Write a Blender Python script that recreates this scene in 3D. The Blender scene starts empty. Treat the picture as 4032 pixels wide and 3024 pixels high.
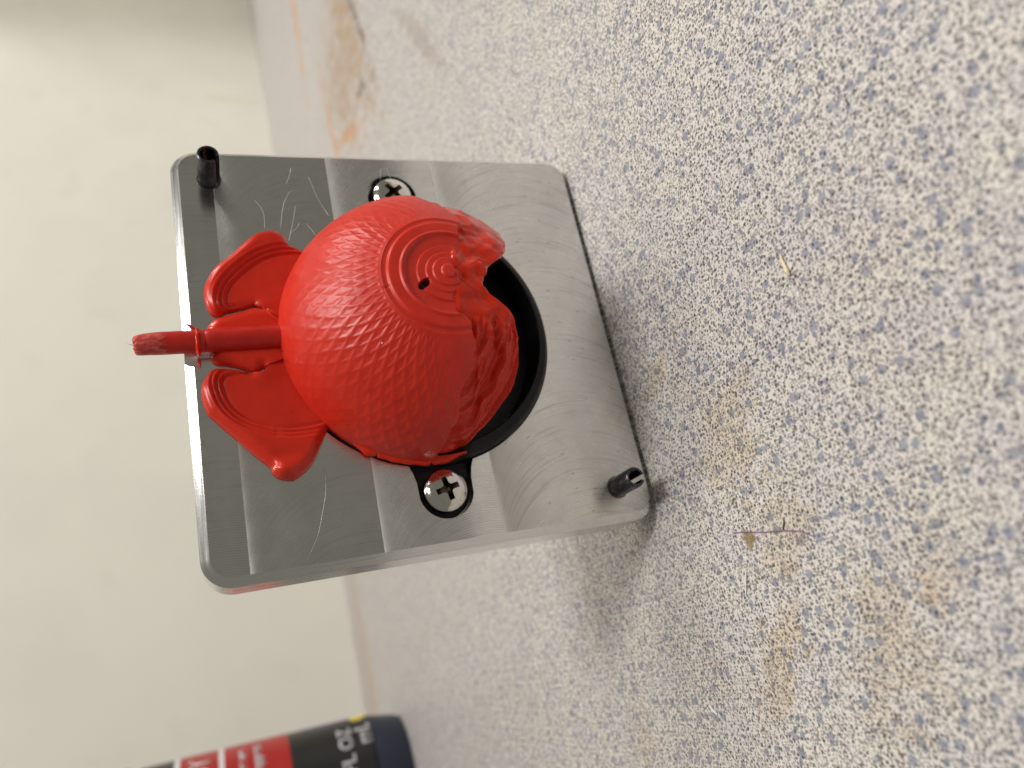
import bpy, bmesh, math, random
import numpy as np
from mathutils import Vector, Matrix, Euler
from mathutils.geometry import tessellate_polygon

random.seed(7)
rng = np.random.default_rng(11)
S = 0.001                                  # all numbers below are millimetres
scene = bpy.context.scene
COL = scene.collection

# ------------------------------------------------------------------ camera
cam_d = bpy.data.cameras.new('camera')
cam = bpy.data.objects.new('camera', cam_d)
COL.objects.link(cam)
C = Vector((-72.2536, -158.5088, 96.9881))
R_right = Vector((0.92523183, -0.370772, -0.08046228))
R_down = Vector((-0.20661094, -0.31452022, -0.92649282))
R_fwd = Vector((0.31821059, 0.87384504, -0.36760967))
# the photograph was taken with the phone turned a quarter, so the picture's right is the world's down
m = Matrix((R_down, R_right, -R_fwd)).transposed().to_4x4()
m.translation = C * S
cam.matrix_world = m
cam_d.sensor_fit = 'HORIZONTAL'
cam_d.sensor_width = 36.0
cam_d.lens = 36.0 * 2996.0 / 4032.0
cam_d.clip_start = 0.005
cam_d.clip_end = 20.0
cam_d.dof.use_dof = True
cam_d.dof.focus_distance = 0.156
cam_d.dof.aperture_fstop = 13.5
scene.camera = cam

# ------------------------------------------------------------------ light
world = bpy.data.worlds.new('World')
scene.world = world
world.use_nodes = True
bg = world.node_tree.nodes['Background']
bg.inputs['Color'].default_value = (0.96, 0.91, 0.79, 1)
bg.inputs['Strength'].default_value = 0.19


def area(name, loc, target, sx, sy, power, color):
    d = bpy.data.lights.new(name, 'AREA')
    d.shape = 'RECTANGLE'
    d.size = sx
    d.size_y = sy
    d.energy = power
    d.color = color
    o = bpy.data.objects.new(name, d)
    COL.objects.link(o)
    o.location = loc
    o.rotation_euler = (Vector(target) - Vector(loc)).to_track_quat('-Z', 'Y').to_euler()
    return o


area('ceiling_panel', (0.44, -0.72, 1.55), (0.44, -0.72, 0), 0.30, 0.50, 19.5, (1.0, 0.98, 0.945))
area('ceiling_panel', (0.62, 0.0, 1.55), (0.62, 0.0, 0), 0.34, 0.50, 6.0, (1.0, 0.98, 0.945))
area('ceiling_panel', (2.3, -0.45, 1.45), (2.3, -0.45, 0), 0.6, 1.0, 48, (1.0, 0.98, 0.945))

scene.view_settings.view_transform = 'Standard'
scene.view_settings.look = 'None'
scene.view_settings.exposure = 0.0
scene.view_settings.gamma = 1.0
scene.view_settings.use_curve_mapping = False

# ------------------------------------------------------------------ material helper
class X:
    """a node socket with arithmetic"""
    def __init__(s, t, sock):
        s.t, s.s = t, sock

    def _m(s, op, *a):
        n = s.t.nodes.new('ShaderNodeMath')
        n.operation = op
        for i, v in enumerate((s,) + a):
            if isinstance(v, X):
                s.t.links.new(v.s, n.inputs[i])
            else:
                n.inputs[i].default_value = v
        return X(s.t, n.outputs[0])

    def __add__(s, o): return s._m('ADD', o)
    def __radd__(s, o): return s._m('ADD', o)
    def __sub__(s, o): return s._m('SUBTRACT', o)
    def __rsub__(s, o): return (s * -1.0) + o
    def __mul__(s, o): return s._m('MULTIPLY', o)
    def __rmul__(s, o): return s._m('MULTIPLY', o)
    def __truediv__(s, o): return s._m('DIVIDE', o)
    def gt(s, o): return s._m('GREATER_THAN', o)
    def lt(s, o): return s._m('LESS_THAN', o)
    def sqrt(s): return s._m('SQRT')
    def sin(s): return s._m('SINE')
    def abs(s): return s._m('ABSOLUTE')
    def max(s, o): return s._m('MAXIMUM', o)
    def min(s, o): return s._m('MINIMUM', o)
    def pow(s, o): return s._m('POWER', o)

    def ss(s, a, b, lo=0.0, hi=1.0):
        n = s.t.nodes.new('ShaderNodeMapRange')
        n.interpolation_type = 'SMOOTHSTEP'
        s.t.links.new(s.s, n.inputs[0])
        n.inputs[1].default_value, n.inputs[2].default_value = a, b
        n.inputs[3].default_value, n.inputs[4].default_value = lo, hi
        return X(s.t, n.outputs[0])

    def lin(s, a, b, lo=0.0, hi=1.0):
        n = s.t.nodes.new('ShaderNodeMapRange')
        s.t.links.new(s.s, n.inputs[0])
        n.inputs[1].default_value, n.inputs[2].default_value = a, b
        n.inputs[3].default_value, n.inputs[4].default_value = lo, hi
        return X(s.t, n.outputs[0])


class Mat:
    def __init__(s, name, base=(0.5, 0.5, 0.5), rough=0.5, metal=0.0, **kw):
        s.m = bpy.data.materials.new(name)
        s.m.use_nodes = True
        s.t = s.m.node_tree
        s.b = s.t.nodes['Principled BSDF']
        s.b.inputs['Base Color'].default_value = (*base, 1)
        s.b.inputs['Roughness'].default_value = rough
        s.b.inputs['Metallic'].default_value = metal
        for k, v in kw.items():
            s.b.inputs[k.replace('_', ' ')].default_value = v

    def new(s, kind): return s.t.nodes.new(kind)

    def link(s, a, b): s.t.links.new(a.s if isinstance(a, X) else a, b)

    def coords(s):
        """object coordinates in mm as three sockets"""
        tc = s.new('ShaderNodeTexCoord')
        sep = s.new('ShaderNodeSeparateXYZ')
        s.t.links.new(tc.outputs['Object'], sep.inputs[0])
        return [X(s.t, sep.outputs[i]) * 1000.0 for i in range(3)]

    def vec(s, x=0.0, y=0.0, z=0.0):
        n = s.new('ShaderNodeCombineXYZ')
        for i, v in enumerate((x, y, z)):
            if isinstance(v, X):
                s.link(v, n.inputs[i])
            else:
                n.inputs[i].default_value = v
        return X(s.t, n.outputs[0])

    flat = False

    def noise(s, v, scale=1.0, detail=2.0, rough=0.5, dist=0.0, color=False):
        n = s.new('ShaderNodeTexNoise')
        if s.flat:
            n.noise_dimensions = '2D'
        s.link(v, n.inputs['Vector'])
        n.inputs['Scale'].default_value = scale
        n.inputs['Detail'].default_value = detail
        n.inputs['Roughness'].default_value = rough
        n.inputs['Distortion'].default_value = dist
        return X(s.t, n.outputs['Color' if color else 'Fac'])

    def voronoi(s, v, scale, rnd=1.0):
        n = s.new('ShaderNodeTexVoronoi')
        if s.flat:
            n.voronoi_dimensions = '2D'
        s.link(v, n.inputs['Vector'])
        n.inputs['Scale'].default_value = scale
        n.inputs['Randomness'].default_value = rnd
        sep = s.new('ShaderNodeSeparateColor')
        s.t.links.new(n.outputs['Color'], sep.inputs[0])
        return X(s.t, n.outputs['Distance']), X(s.t, sep.outputs[0]), X(s.t, sep.outputs[1]), X(s.t, sep.outputs[2])

    def mix(s, fac, a, b, blend='MIX'):
        n = s.new('ShaderNodeMix')
        n.blend_type = blend
        n.data_type = 'RGBA'
        for v, i in ((fac, 0), (a, 6), (b, 7)):
            if isinstance(v, X):
                s.link(v, n.inputs[i])
            elif i == 0:
                n.inputs[0].default_value = v
            else:
                n.inputs[i].default_value = (*v, 1)
        return X(s.t, n.outputs[2])

    def bump(s, h, strength=1.0, dist=0.001):
        n = s.new('ShaderNodeBump')
        n.inputs['Strength'].default_value = strength
        n.inputs['Distance'].default_value = dist
        s.link(h, n.inputs['Height'])
        s.t.links.new(n.outputs[0], s.b.inputs['Normal'])

    def attr(s, name):
        n = s.new('ShaderNodeAttribute')
        n.attribute_name = name
        return X(s.t, n.outputs['Fac'])

    def set(s, key, v): s.link(v, s.b.inputs[key])


# ------------------------------------------------------------------ mesh helpers
ORIG = {}


def link_obj(name, me, parent=None, origin=(0, 0, 0)):
    o = bpy.data.objects.new(name, me)
    COL.objects.link(o)
    if parent is not None:
        o.parent = parent
        ORIG[o.name] = ORIG[parent.name]
    else:
        o.location = Vector(origin) * S
        ORIG[o.name] = Vector(origin)
    return o


def thing(name, label, cat, origin, group=None):
    o = link_obj(name, None, None, origin)
    o.empty_display_size = 0.01
    o['label'] = label
    o['category'] = cat
    if group:
        o['group'] = group
    return o


def tag(o, label, cat, group=None):
    o['label'] = label
    o['category'] = cat
    if group:
        o['group'] = group
    return o


def mesh(name, V, F, mat, parent=None, origin=(0, 0, 0), smooth=True, angle=35):
    og = ORIG[parent.name] if parent is not None else Vector(origin)
    V = (np.asarray(V, float) - np.array(og)) * S
    me = bpy.data.meshes.new(name)
    me.from_pydata(V.tolist(), [], [tuple(int(i) for i in f) for f in F])
    me.update()
    bm = bmesh.new()
    bm.from_mesh(me)
    bmesh.ops.remove_doubles(bm, verts=bm.verts, dist=1e-7)
    bmesh.ops.recalc_face_normals(bm, faces=bm.faces)
    bm.to_mesh(me)
    bm.free()
    me.materials.append(mat.m)
    if smooth:
        me.polygons.foreach_set('use_smooth', [True] * len(me.polygons))
        me.set_sharp_from_angle(angle=math.radians(angle))
    return link_obj(name, me, parent, origin)


def grid_mesh(name, P, mat, parent=None, origin=(0, 0, 0), closed_u=False, attrs=None, smooth=True, angle=180):
    """P: (rows, cols, 3) array in mm, quads built with numpy"""
    n, k, _ = P.shape
    og = ORIG[parent.name] if parent is not None else Vector(origin)
    V = (P.reshape(-1, 3) - np.array(og)) * S
    i = np.arange(n - 1)[:, None]
    j = np.arange(k if closed_u else k - 1)[None, :]
    j2 = (j + 1) % k
    Q = np.stack([i * k + j, i * k + j2, (i + 1) * k + j2, (i + 1) * k + j], -1).reshape(-1, 4)
    me = bpy.data.meshes.new(name)
    me.vertices.add(len(V))
    me.vertices.foreach_set('co', V.astype(np.float32).ravel())
    me.loops.add(Q.size)
    me.loops.foreach_set('vertex_index', Q.astype(np.int32).ravel())
    me.polygons.add(len(Q))
    me.polygons.foreach_set('loop_start', (np.arange(len(Q)) * 4).astype(np.int32))
    me.update(calc_edges=True)
    me.validate()
    if attrs:
        for nm, arr in attrs.items():
            a = me.attributes.new(nm, 'FLOAT', 'POINT')
            a.data.foreach_set('value', np.asarray(arr, np.float32).ravel())
    me.materials.append(mat.m)
    if smooth:
        me.polygons.foreach_set('use_smooth', [True] * len(me.polygons))
        if angle < 180:
            me.set_sharp_from_angle(angle=math.radians(angle))
    return link_obj(name, me, parent, origin)


def prism(outline, y0, y1):
    """outline [(x,z)] extruded in y"""
    n = len(outline)
    V = [(x, y0, z) for x, z in outline] + [(x, y1, z) for x, z in outline]
    F = [tuple(range(n)), tuple(range(2 * n - 1, n - 1, -1))]
    F += [(i, (i + 1) % n, n + (i + 1) % n, n + i) for i in range(n)]
    return V, F


def lathe(profile, axis='Z', center=(0, 0, 0), n=64, jitter=None):
    """profile [(r, h)] ; axis Z: h along z, axis Y: h along y"""
    P = np.zeros((len(profile), n, 3))
    a = np.linspace(0, 2 * np.pi, n, endpoint=False)
    for k, (r, h) in enumerate(profile):
        rr = np.full(n, float(r))
        if jitter is not None:
            rr = rr * jitter(k, a)
        if axis == 'Z':
            P[k] = np.stack([rr * np.cos(a), rr * np.sin(a), np.full(n, h)], -1)
        else:
            P[k] = np.stack([rr * np.cos(a), np.full(n, h), rr * np.sin(a)], -1)
    return P + np.array(center)


def join_parts(parts):
    V, F = [], []
    for v, f in parts:
        o = len(V)
        V += list(v)
        F += [tuple(i + o for i in q) for q in f]
    return V, F


def grid_faces(n, k, closed=True):
    F = []
    for i in range(n - 1):
        for j in range(k if closed else k - 1):
            j2 = (j + 1) % k
            F.append((i * k + j, i * k + j2, (i + 1) * k + j2, (i + 1) * k + j))
    return F


def solid_lathe(profile, axis, center, n=64):
    P = lathe(profile, axis, center, n)
    V = P.reshape(-1, 3).tolist()
    F = grid_faces(len(profile), n)
    F.append(tuple(range(n)))
    F.append(tuple(range((len(profile) - 1) * n, len(profile) * n)))
    return V, F


def boolean_cut(obj, cutters):
    for c in cutters:
        md = obj.modifiers.new('cut', 'BOOLEAN')
        md.operation = 'DIFFERENCE'
        md.solver = 'EXACT'
        md.object = c
    bpy.context.view_layer.update()
    dg = bpy.context.evaluated_depsgraph_get()
    me = bpy.data.meshes.new_from_object(obj.evaluated_get(dg))
    old = obj.data
    obj.modifiers.clear()
    obj.data = me
    me.name = old.name
    for c in cutters:
        d = c.data
        bpy.data.objects.remove(c)
        bpy.data.meshes.remove(d)
    me.polygons.foreach_set('use_smooth', [True] * len(me.polygons))
    me.set_sharp_from_angle(angle=math.radians(25))


def tube(path, radius, n=8, taper=None):
    """closed tube along points; returns V,F"""
    path = [Vector(p) for p in path]
    V, F = [], []
    for i, p in enumerate(path):
        t = (path[min(i + 1, len(path) - 1)] - path[max(i - 1, 0)]).normalized()
        u = t.cross(Vector((0.3, 0.2, 1))).normalized()
        v = t.cross(u)
        r = radius * (taper[i] if taper else 1)
        for j in range(n):
            a = 2 * math.pi * j / n
            V.append(tuple(p + u * r * math.cos(a) + v * r * math.sin(a)))
    F = grid_faces(len(path), n)
    F.append(tuple(range(n)))
    F.append(tuple(range((len(path) - 1) * n, len(path) * n)))
    return V, F


# numpy gradient noise ---------------------------------------------------------
_perm = rng.permutation(256)
_perm = np.concatenate([_perm, _perm, _perm])
_grad = rng.normal(size=(256, 3))
_grad /= np.linalg.norm(_grad, axis=1, keepdims=True)


def pnoise(x, y, z=None):
    x = np.asarray(x, float)
    y = np.asarray(y, float)
    z = np.zeros_like(x) if z is None else np.asarray(z, float) + np.zeros_like(x)
    xi, yi, zi = (np.floor(q).astype(int) for q in (x, y, z))
    xf, yf, zf = x - xi, y - yi, z - zi
    f = lambda t: t * t * t * (t * (t * 6 - 15) + 10)
    u, v, w = f(xf), f(yf), f(zf)

    def g(dx, dy, dz):
        h = _perm[_perm[_perm[(xi + dx) & 255] + ((yi + dy) & 255)] + ((zi + dz) & 255)]
        G = _grad[h]
        return G[..., 0] * (xf - dx) + G[..., 1] * (yf - dy) + G[..., 2] * (zf - dz)
    L = lambda a, b, t: a + t * (b - a)
    return 1.6 * L(L(L(g(0, 0, 0), g(1, 0, 0), u), L(g(0, 1, 0), g(1, 1, 0), u), v),
                   L(L(g(0, 0, 1), g(1, 0, 1), u), L(g(0, 1, 1), g(1, 1, 1), u), v), w)


def sstep(a, b, x):
    t = np.clip((x - a) / (b - a), 0, 1)
    return t * t * (3 - 2 * t)


# ------------------------------------------------------------------ materials
def wall_material():
    M = Mat('painted wall', rough=0.6)
    x, y, z = M.coords()
    v = M.vec(x, y, z)
    n = M.noise(v, 0.012, 3)
    c = M.mix(n.ss(0.35, 0.7), (0.78, 0.76, 0.67), (0.755, 0.73, 0.645))
    n2 = M.noise(v, 0.03, 2, 0.4)
    c = M.mix(n2.ss(0.62, 0.75, 0, 0.18), c, (0.70, 0.60, 0.52))
    M.set('Base Color', c)
    M.bump(M.noise(v, 0.6, 2), 0.15, 0.0006)
    return M


def table_material():
    M = Mat('speckled laminate', rough=0.42)
    M.flat = True
    x, y, z = M.coords()
    xs, ys = x, y
    x, y = x * 1.22, y * 1.22
    v0 = M.vec(x, y, 0.0)
    wn = M.noise(v0, 1.3, 2, 0.6, color=True)
    va = M.new('ShaderNodeVectorMath')
    va.operation = 'MULTIPLY_ADD'
    M.link(wn, va.inputs[0])
    va.inputs[1].default_value = (0.5, 0.5, 0)
    M.link(v0, va.inputs[2])
    v = X(M.t, va.outputs[0])
    base = M.mix(M.noise(v, 0.07, 3).ss(0.35, 0.65), (0.73, 0.68, 0.61), (0.69, 0.64, 0.61))
    # fine grey grain
    g = M.noise(v, 1.15, 2, 0.6)
    c = M.mix(g.ss(0.50, 0.60, 0, 0.55), base, (0.40, 0.385, 0.40))
    w = M.noise(v, 0.8, 1, 0.5)
    c = M.mix(w.ss(0.66, 0.74, 0, 0.7), c, (0.82, 0.78, 0.70))
    # small grey-brown flecks
    d, r1, r2, r3 = M.voronoi(v, 0.92)
    m1 = d.ss(0.28, 0.42, 1, 0) * r1.gt(0.30)
    c = M.mix(m1 * r2.lin(0, 1, 0.25, 0.95), c, (0.105, 0.097, 0.102))
    d, r1, r2, r3 = M.voronoi(M.vec(x + 31.0, y - 7.0, 0.0), 1.45)
    m2 = d.ss(0.26, 0.42, 1, 0) * r1.gt(0.45)
    c = M.mix(m2 * 0.75, c, (0.17, 0.165, 0.185))
    # slate-blue chips
    d, r1, r2, r3 = M.voronoi(v, 0.42)
    m3 = d.ss(0.22, 0.34, 1, 0) * r1.gt(0.83)
    c = M.mix(m3 * r2.lin(0, 1, 0.5, 0.95), c, (0.17, 0.185, 0.25))
    d, r1, r2, r3 = M.voronoi(M.vec(x - 13.0, y + 57.0, 0.0), 0.27)
    m4 = (d + (g - 0.5) * 0.3).ss(0.24, 0.34, 1, 0) * r1.gt(0.78)
    c = M.mix(m4 * 0.7, c, (0.20, 0.22, 0.295))
    # sparse dark specks
    d, r1, r2, r3 = M.voronoi(M.vec(x + 3.0, y + 91.0, 0.0), 0.55)
    m5 = d.ss(0.15, 0.25, 1, 0) * r1.gt(0.35)
    c = M.mix(m5 * r2.lin(0, 1, 0.35, 0.95), c, (0.065, 0.054, 0.054))
    # stains, and a darker band near the wall: (cx, cy, half length, half width, angle, colour, strength)
    x, y = xs, ys
    v0 = M.vec(x, y, 0.0)
    big = M.noise(v0, 0.10, 3, 0.6)
    mid = M.noise(v0, 0.35, 3, 0.6)

    def blotch(c, cx, cy, a, b, ang, col, k, wob=0.9, soft=0.5):
        wash = cy < 60 and a > 5                  # thin dried spills let the grain show through
        ca, sa = math.cos(math.radians(ang)), math.sin(math.radians(ang))
        px, py = x - cx, y - cy
        u = (px * ca + py * sa) / a
        w_ = (py * ca - px * sa) / b
        r = (u * u + w_ * w_).sqrt() + (big - 0.5) * wob * 1.6 + (mid - 0.5) * wob
        if wash:
            top = max(col)
            col = tuple(0.40 + 0.60 * q / top * 0.80 for q in col)
            k = min(1.0, k * 1.5)
            soft = min(0.9, soft * 2.0)
        return M.mix(r.ss(1.0 - soft, 1.0 + soft * 0.3, k, 0), c, col, 'MULTIPLY' if wash else 'MIX')
    yel = (0.46, 0.38, 0.22)
    c = blotch(c, -42, -33, 15, 10, 150, yel, 0.42, 1.8, 0.35)
    c = blotch(c, -62, -39, 16, 9, 150, yel, 0.38, 1.8, 0.35)
    c = blotch(c, -83, -30, 15, 5, 140, (0.42, 0.31, 0.17), 0.45, 1.8, 0.3)
    c = blotch(c, -86, -56, 16, 9, 150, (0.42, 0.33, 0.20), 0.38, 1.9, 0.35)
    c = blotch(c, -104, 38, 16, 6, 10, (0.36, 0.29, 0.22), 0.35, 1.9, 0.6)
    c = blotch(c, -22, -12, 10, 3, 120, (0.48, 0.38, 0.16), 0.45, 1.6)
    c = blotch(c, -73, -68, 9, 6, 30, (0.40, 0.31, 0.2), 0.3, 1.8, 0.5)
    c = blotch(c, -30, -80, 22, 14, 10, (0.55, 0.42, 0.40), 0.14, 2.0, 0.9)
    c = blotch(c, 60, -60, 30, 10, 40, (0.50, 0.42, 0.36), 0.25, 1.8)
    c = blotch(c, -62.7, -29.3, 3.6, 1.5, 60, (0.22, 0.14, 0.04), 0.75, 2.6, 0.4)
    c = blotch(c, -84.5, -5.0, 9, 4, 20, (0.33, 0.26, 0.2), 0.35, 1.6)
    rust = (0.60, 0.27, 0.10)
    c = blotch(c, 490, 376, 95, 10, -3, rust, 0.80, 1.9, 0.8)
    c = blotch(c, 305, 300, 70, 6, 8, rust, 0.80, 1.3, 0.8)
    c = blotch(c, 258, 248, 55, 7, 60, rust, 0.75, 1.3, 0.8)
    c = blotch(c, 300, 245, 80, 48, 40, (0.36, 0.22, 0.12), 0.70, 1.9, 0.9)
    c = blotch(c, 330, 215, 130, 24, 20, (0.38, 0.24, 0.13), 0.65, 1.9, 0.9)
    c = blotch(c, 300, 186, 60, 5, 15, (0.13, 0.10, 0.09), 0.7, 1.8, 0.8)
    c = blotch(c, 250, 195, 22, 5, 50, (0.13, 0.10, 0.09), 0.7, 1.8, 0.8)
    c = blotch(c, 180, 88, 50, 6, 30, (0.33, 0.26, 0.22), 0.5, 1.2)
    c = blotch(c, -60, 500, 170, 34, 3, (0.42, 0.33, 0.29), 0.55, 0.9)  # mauve-grey band, darker along the foot of the wall
    c = blotch(c, -75, 470, 60, 9, 6, (0.50, 0.36, 0.20), 0.6, 0.9)
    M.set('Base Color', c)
    M.set('Roughness', mid.lin(0.3, 0.7, 0.36, 0.52))
    M.bump(M.noise(v0, 2.2, 2), 0.10, 0.0002)
    return M


PASS = [(-5.0, 39.5, 17.0), (39.5, 66.3, 43.5), (66.3, 92.7, 70.0), (92.7, 130.0, 96.8)]


def mill_material():
    M = Mat('face-milled aluminium', base=(0.80, 0.795, 0.77), rough=0.27, metal=1.0, Anisotropic=0.88)
    x, y, z = M.coords()
    zc = z * 0.0 + PASS[0][2]
    tilt = z * 0.0 + 0.0
    rgh = z * 0.0 + 0.30
    pid = z * 0.0
    for i, (a, b, c) in enumerate(PASS[1:]):
        k = z.gt(a + 0.0)
        zc = zc + k * (c - PASS[i][2])
        pid = pid + k * 7.3
        tilt = tilt + k * (0.010, -0.016, 0.012)[i]
        rgh = rgh + k * (-0.08, -0.05, 0.0)[i]
    dz = z - zc
    s = (23.3 ** 2 - dz * dz).max(6.0).sqrt()
    u = x - s
    vv = M.vec(u * 1.0, dz * 0.06, pid)
    streak = M.noise(vv, 2.3, 3, 0.65)
    fine = M.noise(vv, 5.5, 2, 0.5)
    wave = (u * 12.5).sin()
    patch = M.noise(M.vec(x, z, pid), 0.09, 3, 0.6)
    sm = M.noise(M.vec(x, z, 3.0), 0.22, 4, 0.7)
    # pits dragged along the cutter marks (bottom pass mostly)
    d, r1, r2, r3 = M.voronoi(M.vec(u * 1.7, dz * 0.45, pid), 0.8)
    pit = d.ss(0.10, 0.24, 1, 0) * r1.gt(0.84) * (z.lt(39.5))
    bl = ((z - 39.5).abs().ss(0.08, 0.22, 1, 0) + (z - 66.3).abs().ss(0.05, 0.16, 1, 0) + (z - 92.7).abs().ss(0.05, 0.18, 1, 0)).min(1.0)
    h = wave * 0.0022 * patch.ss(0.3, 0.6, 0.4, 1.4) + streak * 0.014 + fine * 0.003 + streak * z.lt(39.5) * 0.010 - pit * 0.012 + z * tilt + bl * 0.004
    nb = M.new('ShaderNodeBump')
    nb.inputs['Strength'].default_value = 1.0
    nb.inputs['Distance'].default_value = 0.001
    M.link(h, nb.inputs['Height'])
    M.t.links.new(nb.outputs[0], M.b.inputs['Normal'])
    tang = (dz / 22.8).max(0.0).pow(7.0)
    M.set('Roughness', rgh + (streak - 0.5) * 0.20 + (sm - 0.5) * 0.16 + tang * 0.16)
    col = M.mix(pit * 0.7, (0.80, 0.795, 0.77), (0.16, 0.155, 0.15))
    lines = M.noise(M.vec(u * 1.0, dz * 0.03, pid), 1.5, 3, 0.7)
    low = z.lt(39.5) * 0.6 + 0.4
    col = M.mix(lines.ss(0.52, 0.68, 0, 0.55) * low, col, (0.46, 0.455, 0.44))
    col = M.mix((wave * 0.5 + 0.5) * patch.ss(0.4, 0.6, 0.1, 0.4), col, (0.50, 0.495, 0.48))
    col = M.mix(bl * 0.35, col, (0.92, 0.92, 0.90))
    col = M.mix(sm.ss(0.56, 0.72, 0, 0.30), col, (0.58, 0.55, 0.47))
    M.set('Base Color', col)
    tx = (dz / s)
    M.set('Tangent', M.vec(1.0, 0.0, tx))
    return M


def side_material():
    M = Mat('milled aluminium edge', base=(0.82, 0.82, 0.80), rough=0.26, metal=1.0)
    x, y, z = M.coords()
    n = M.noise(M.vec(x * 0.05, y * 3.0, z * 0.05), 1.0, 3, 0.6)
    n2 = M.noise(M.vec(x * 2.0, y * 0.1, z * 2.0), 1.0, 2, 0.6)
    M.bump(n * 0.010 + n2 * 0.006, 1.0, 0.001)
    M.set('Roughness', n.lin(0.3, 0.7, 0.14, 0.28))
    return M


def red_material():
    M = Mat('red moulded plastic', rough=0.36)
    x, y, z = M.coords()
    v = M.vec(x, y, z)
    gl = M.attr('gloss')
    hole = M.attr('hole')
    n = M.noise(v, 0.25, 3, 0.6)
    c = M.mix(n.ss(0.3, 0.7), (0.69, 0.030, 0.012), (0.62, 0.024, 0.010))
    c = M.mix(gl * 0.7, c, (0.74, 0.036, 0.009))
    st = M.noise(v, 0.5, 2, 0.6)
    c = M.mix(st.ss(0.70, 0.80, 0, 0.25), c, (0.30, 0.02, 0.015))
    c = M.mix(hole, c, (0.055, 0.008, 0.028))
    M.set('Base Color', c)
    M.set('Roughness', gl.lin(0, 1, 0.39, 0.11) + (M.noise(v, 1.2, 2) - 0.5) * 0.06)
    M.set('Specular IOR Level', gl.lin(0, 1, 0.48, 0.22))
    M.b.inputs['Subsurface Weight'].default_value = 0.32
    M.b.inputs['Subsurface Radius'].default_value = (1.0, 0.08, 0.04)
    M.b.inputs['Subsurface Scale'].default_value = 0.0018
    M.bump(M.noise(v, 1.6, 2) * 0.008, 1.0, 0.001)
    return M


def sprue_material():
    M = Mat('red sprue plastic', rough=0.34)
    x, y, z = M.coords()
    v = M.vec(x, y, z)
    n = M.noise(M.vec(x * 1.0, y * 1.0, z * 0.6), 1.1, 3, 0.65)
    tip = (z + (n - 0.5) * 5.0).ss(53.6, 55.0)          # stress-whitened, torn end
    c = M.mix(M.noise(v, 0.4, 2).ss(0.3, 0.7), (0.58, 0.020, 0.011), (0.50, 0.015, 0.009))
    c = M.mix(tip * n.ss(0.42, 0.62, 0.15, 0.6), c, (0.70, 0.22, 0.19))
    M.set('Base Color', c)
    M.b.inputs['Subsurface Weight'].default_value = 0.2
    M.b.inputs['Subsurface Radius'].default_value = (1.0, 0.08, 0.04)
    M.b.inputs['Subsurface Scale'].default_value = 0.0015
    M.bump(n * 0.10 * tip + M.noise(v, 5.0, 2) * 0.008, 1.0, 0.001)
    return M


def black_print_material():
    M = Mat('black printed plastic', base=(0.012, 0.012, 0.014), rough=0.42, Specular_IOR_Level=0.28)
    x, y, z = M.coords()
    ras = M.noise(M.vec(x * 2.6, y * 2.0, z * 0.05), 1.0, 2, 0.6)
    M.bump(ras * 0.12 + M.noise(M.vec(x, y, z), 3.0, 2) * 0.02, 1.0, 0.001)
    M.set('Roughness', ras.lin(0.3, 0.7, 0.34, 0.55))
    M.set('Base Color', M.mix(ras.ss(0.4, 0.7), (0.005, 0.005, 0.006), (0.014, 0.014, 0.016)))
    return M


WALL = wall_material()
TABLE = table_material()
MILL = mill_material()
EDGE = side_material()
RED = red_material()
SPRUE = sprue_material()
BLACK = black_print_material()
STEEL = Mat('bright screw steel', base=(0.70, 0.685, 0.65), rough=0.13, metal=1.0)
_x, _y, _z = STEEL.coords()
_n = STEEL.noise(STEEL.vec(_x, _y, _z), 1.1, 4, 0.7)
STEEL.set('Roughness', _n.lin(0.35, 0.7, 0.07, 0.26))
STEEL.set('Base Color', STEEL.mix(_n.ss(0.55, 0.72, 0, 0.4), (0.72, 0.70, 0.66), (0.42, 0.39, 0.33)))
RECESS = Mat('dark recess steel', base=(0.16, 0.13, 0.09), rough=0.3, metal=1.0)  # darker brown tone for recess faces and pin hole rims
PIN = Mat('black oxide steel', base=(0.035, 0.035, 0.042), rough=0.30, metal=1.0)
_x, _y, _z = PIN.coords()
_n = PIN.noise(PIN.vec(_x * 1.5, _y * 0.4, _z * 1.5), 1.0, 3, 0.65)
PIN.set('Roughness', _n.lin(0.3, 0.7, 0.20, 0.42))
PIN.set('Base Color', PIN.mix(_n.ss(0.5, 0.75, 0, 0.7), (0.07, 0.07, 0.08), (0.22, 0.215, 0.22)))
SCRATCH = Mat('scratched bright metal', base=(0.74, 0.73, 0.70), rough=0.48, metal=1.0)
NAVY = Mat('navy plastic', base=(0.014, 0.020, 0.040), rough=0.42)
LABELBLACK = Mat('black label film', base=(0.010, 0.010, 0.009), rough=0.30)
LABELRED = Mat('red label print', base=(0.40, 0.016, 0.014), rough=0.32)
LABELWHITE = Mat('white label print', base=(0.72, 0.71, 0.72), rough=0.4)
LABELGREY = Mat('pale label lettering', base=(0.52, 0.51, 0.53), rough=0.4)
LABELYELLOW = Mat('yellow label print', base=(0.80, 0.62, 0.03), rough=0.4)
LABELBLUE = Mat('blue label print', base=(0.16, 0.17, 0.33), rough=0.4)
CREAM = Mat('cream plastic', base=(0.80, 0.77, 0.62), rough=0.45)
TAPE = Mat('yellowed tape', base=(0.76, 0.73, 0.60), rough=0.5)
WOOD = Mat('pale wood splinter', base=(0.82, 0.74, 0.50), rough=0.6)
_x, _y, _z = WOOD.coords()
WOOD.set('Base Color', WOOD.mix(WOOD.noise(WOOD.vec(_x * 0.5, _y * 3, _z * 3), 1.5, 2), (0.86, 0.79, 0.56), (0.70, 0.58, 0.34)))
WHITEFIB = Mat('white fibre', base=(0.88, 0.88, 0.86), rough=0.5)
PURPLE = Mat('purple thread', base=(0.26, 0.13, 0.25), rough=0.7)
DARKFIB = Mat('dark brown fleck', base=(0.045, 0.030, 0.030), rough=0.6)

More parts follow.
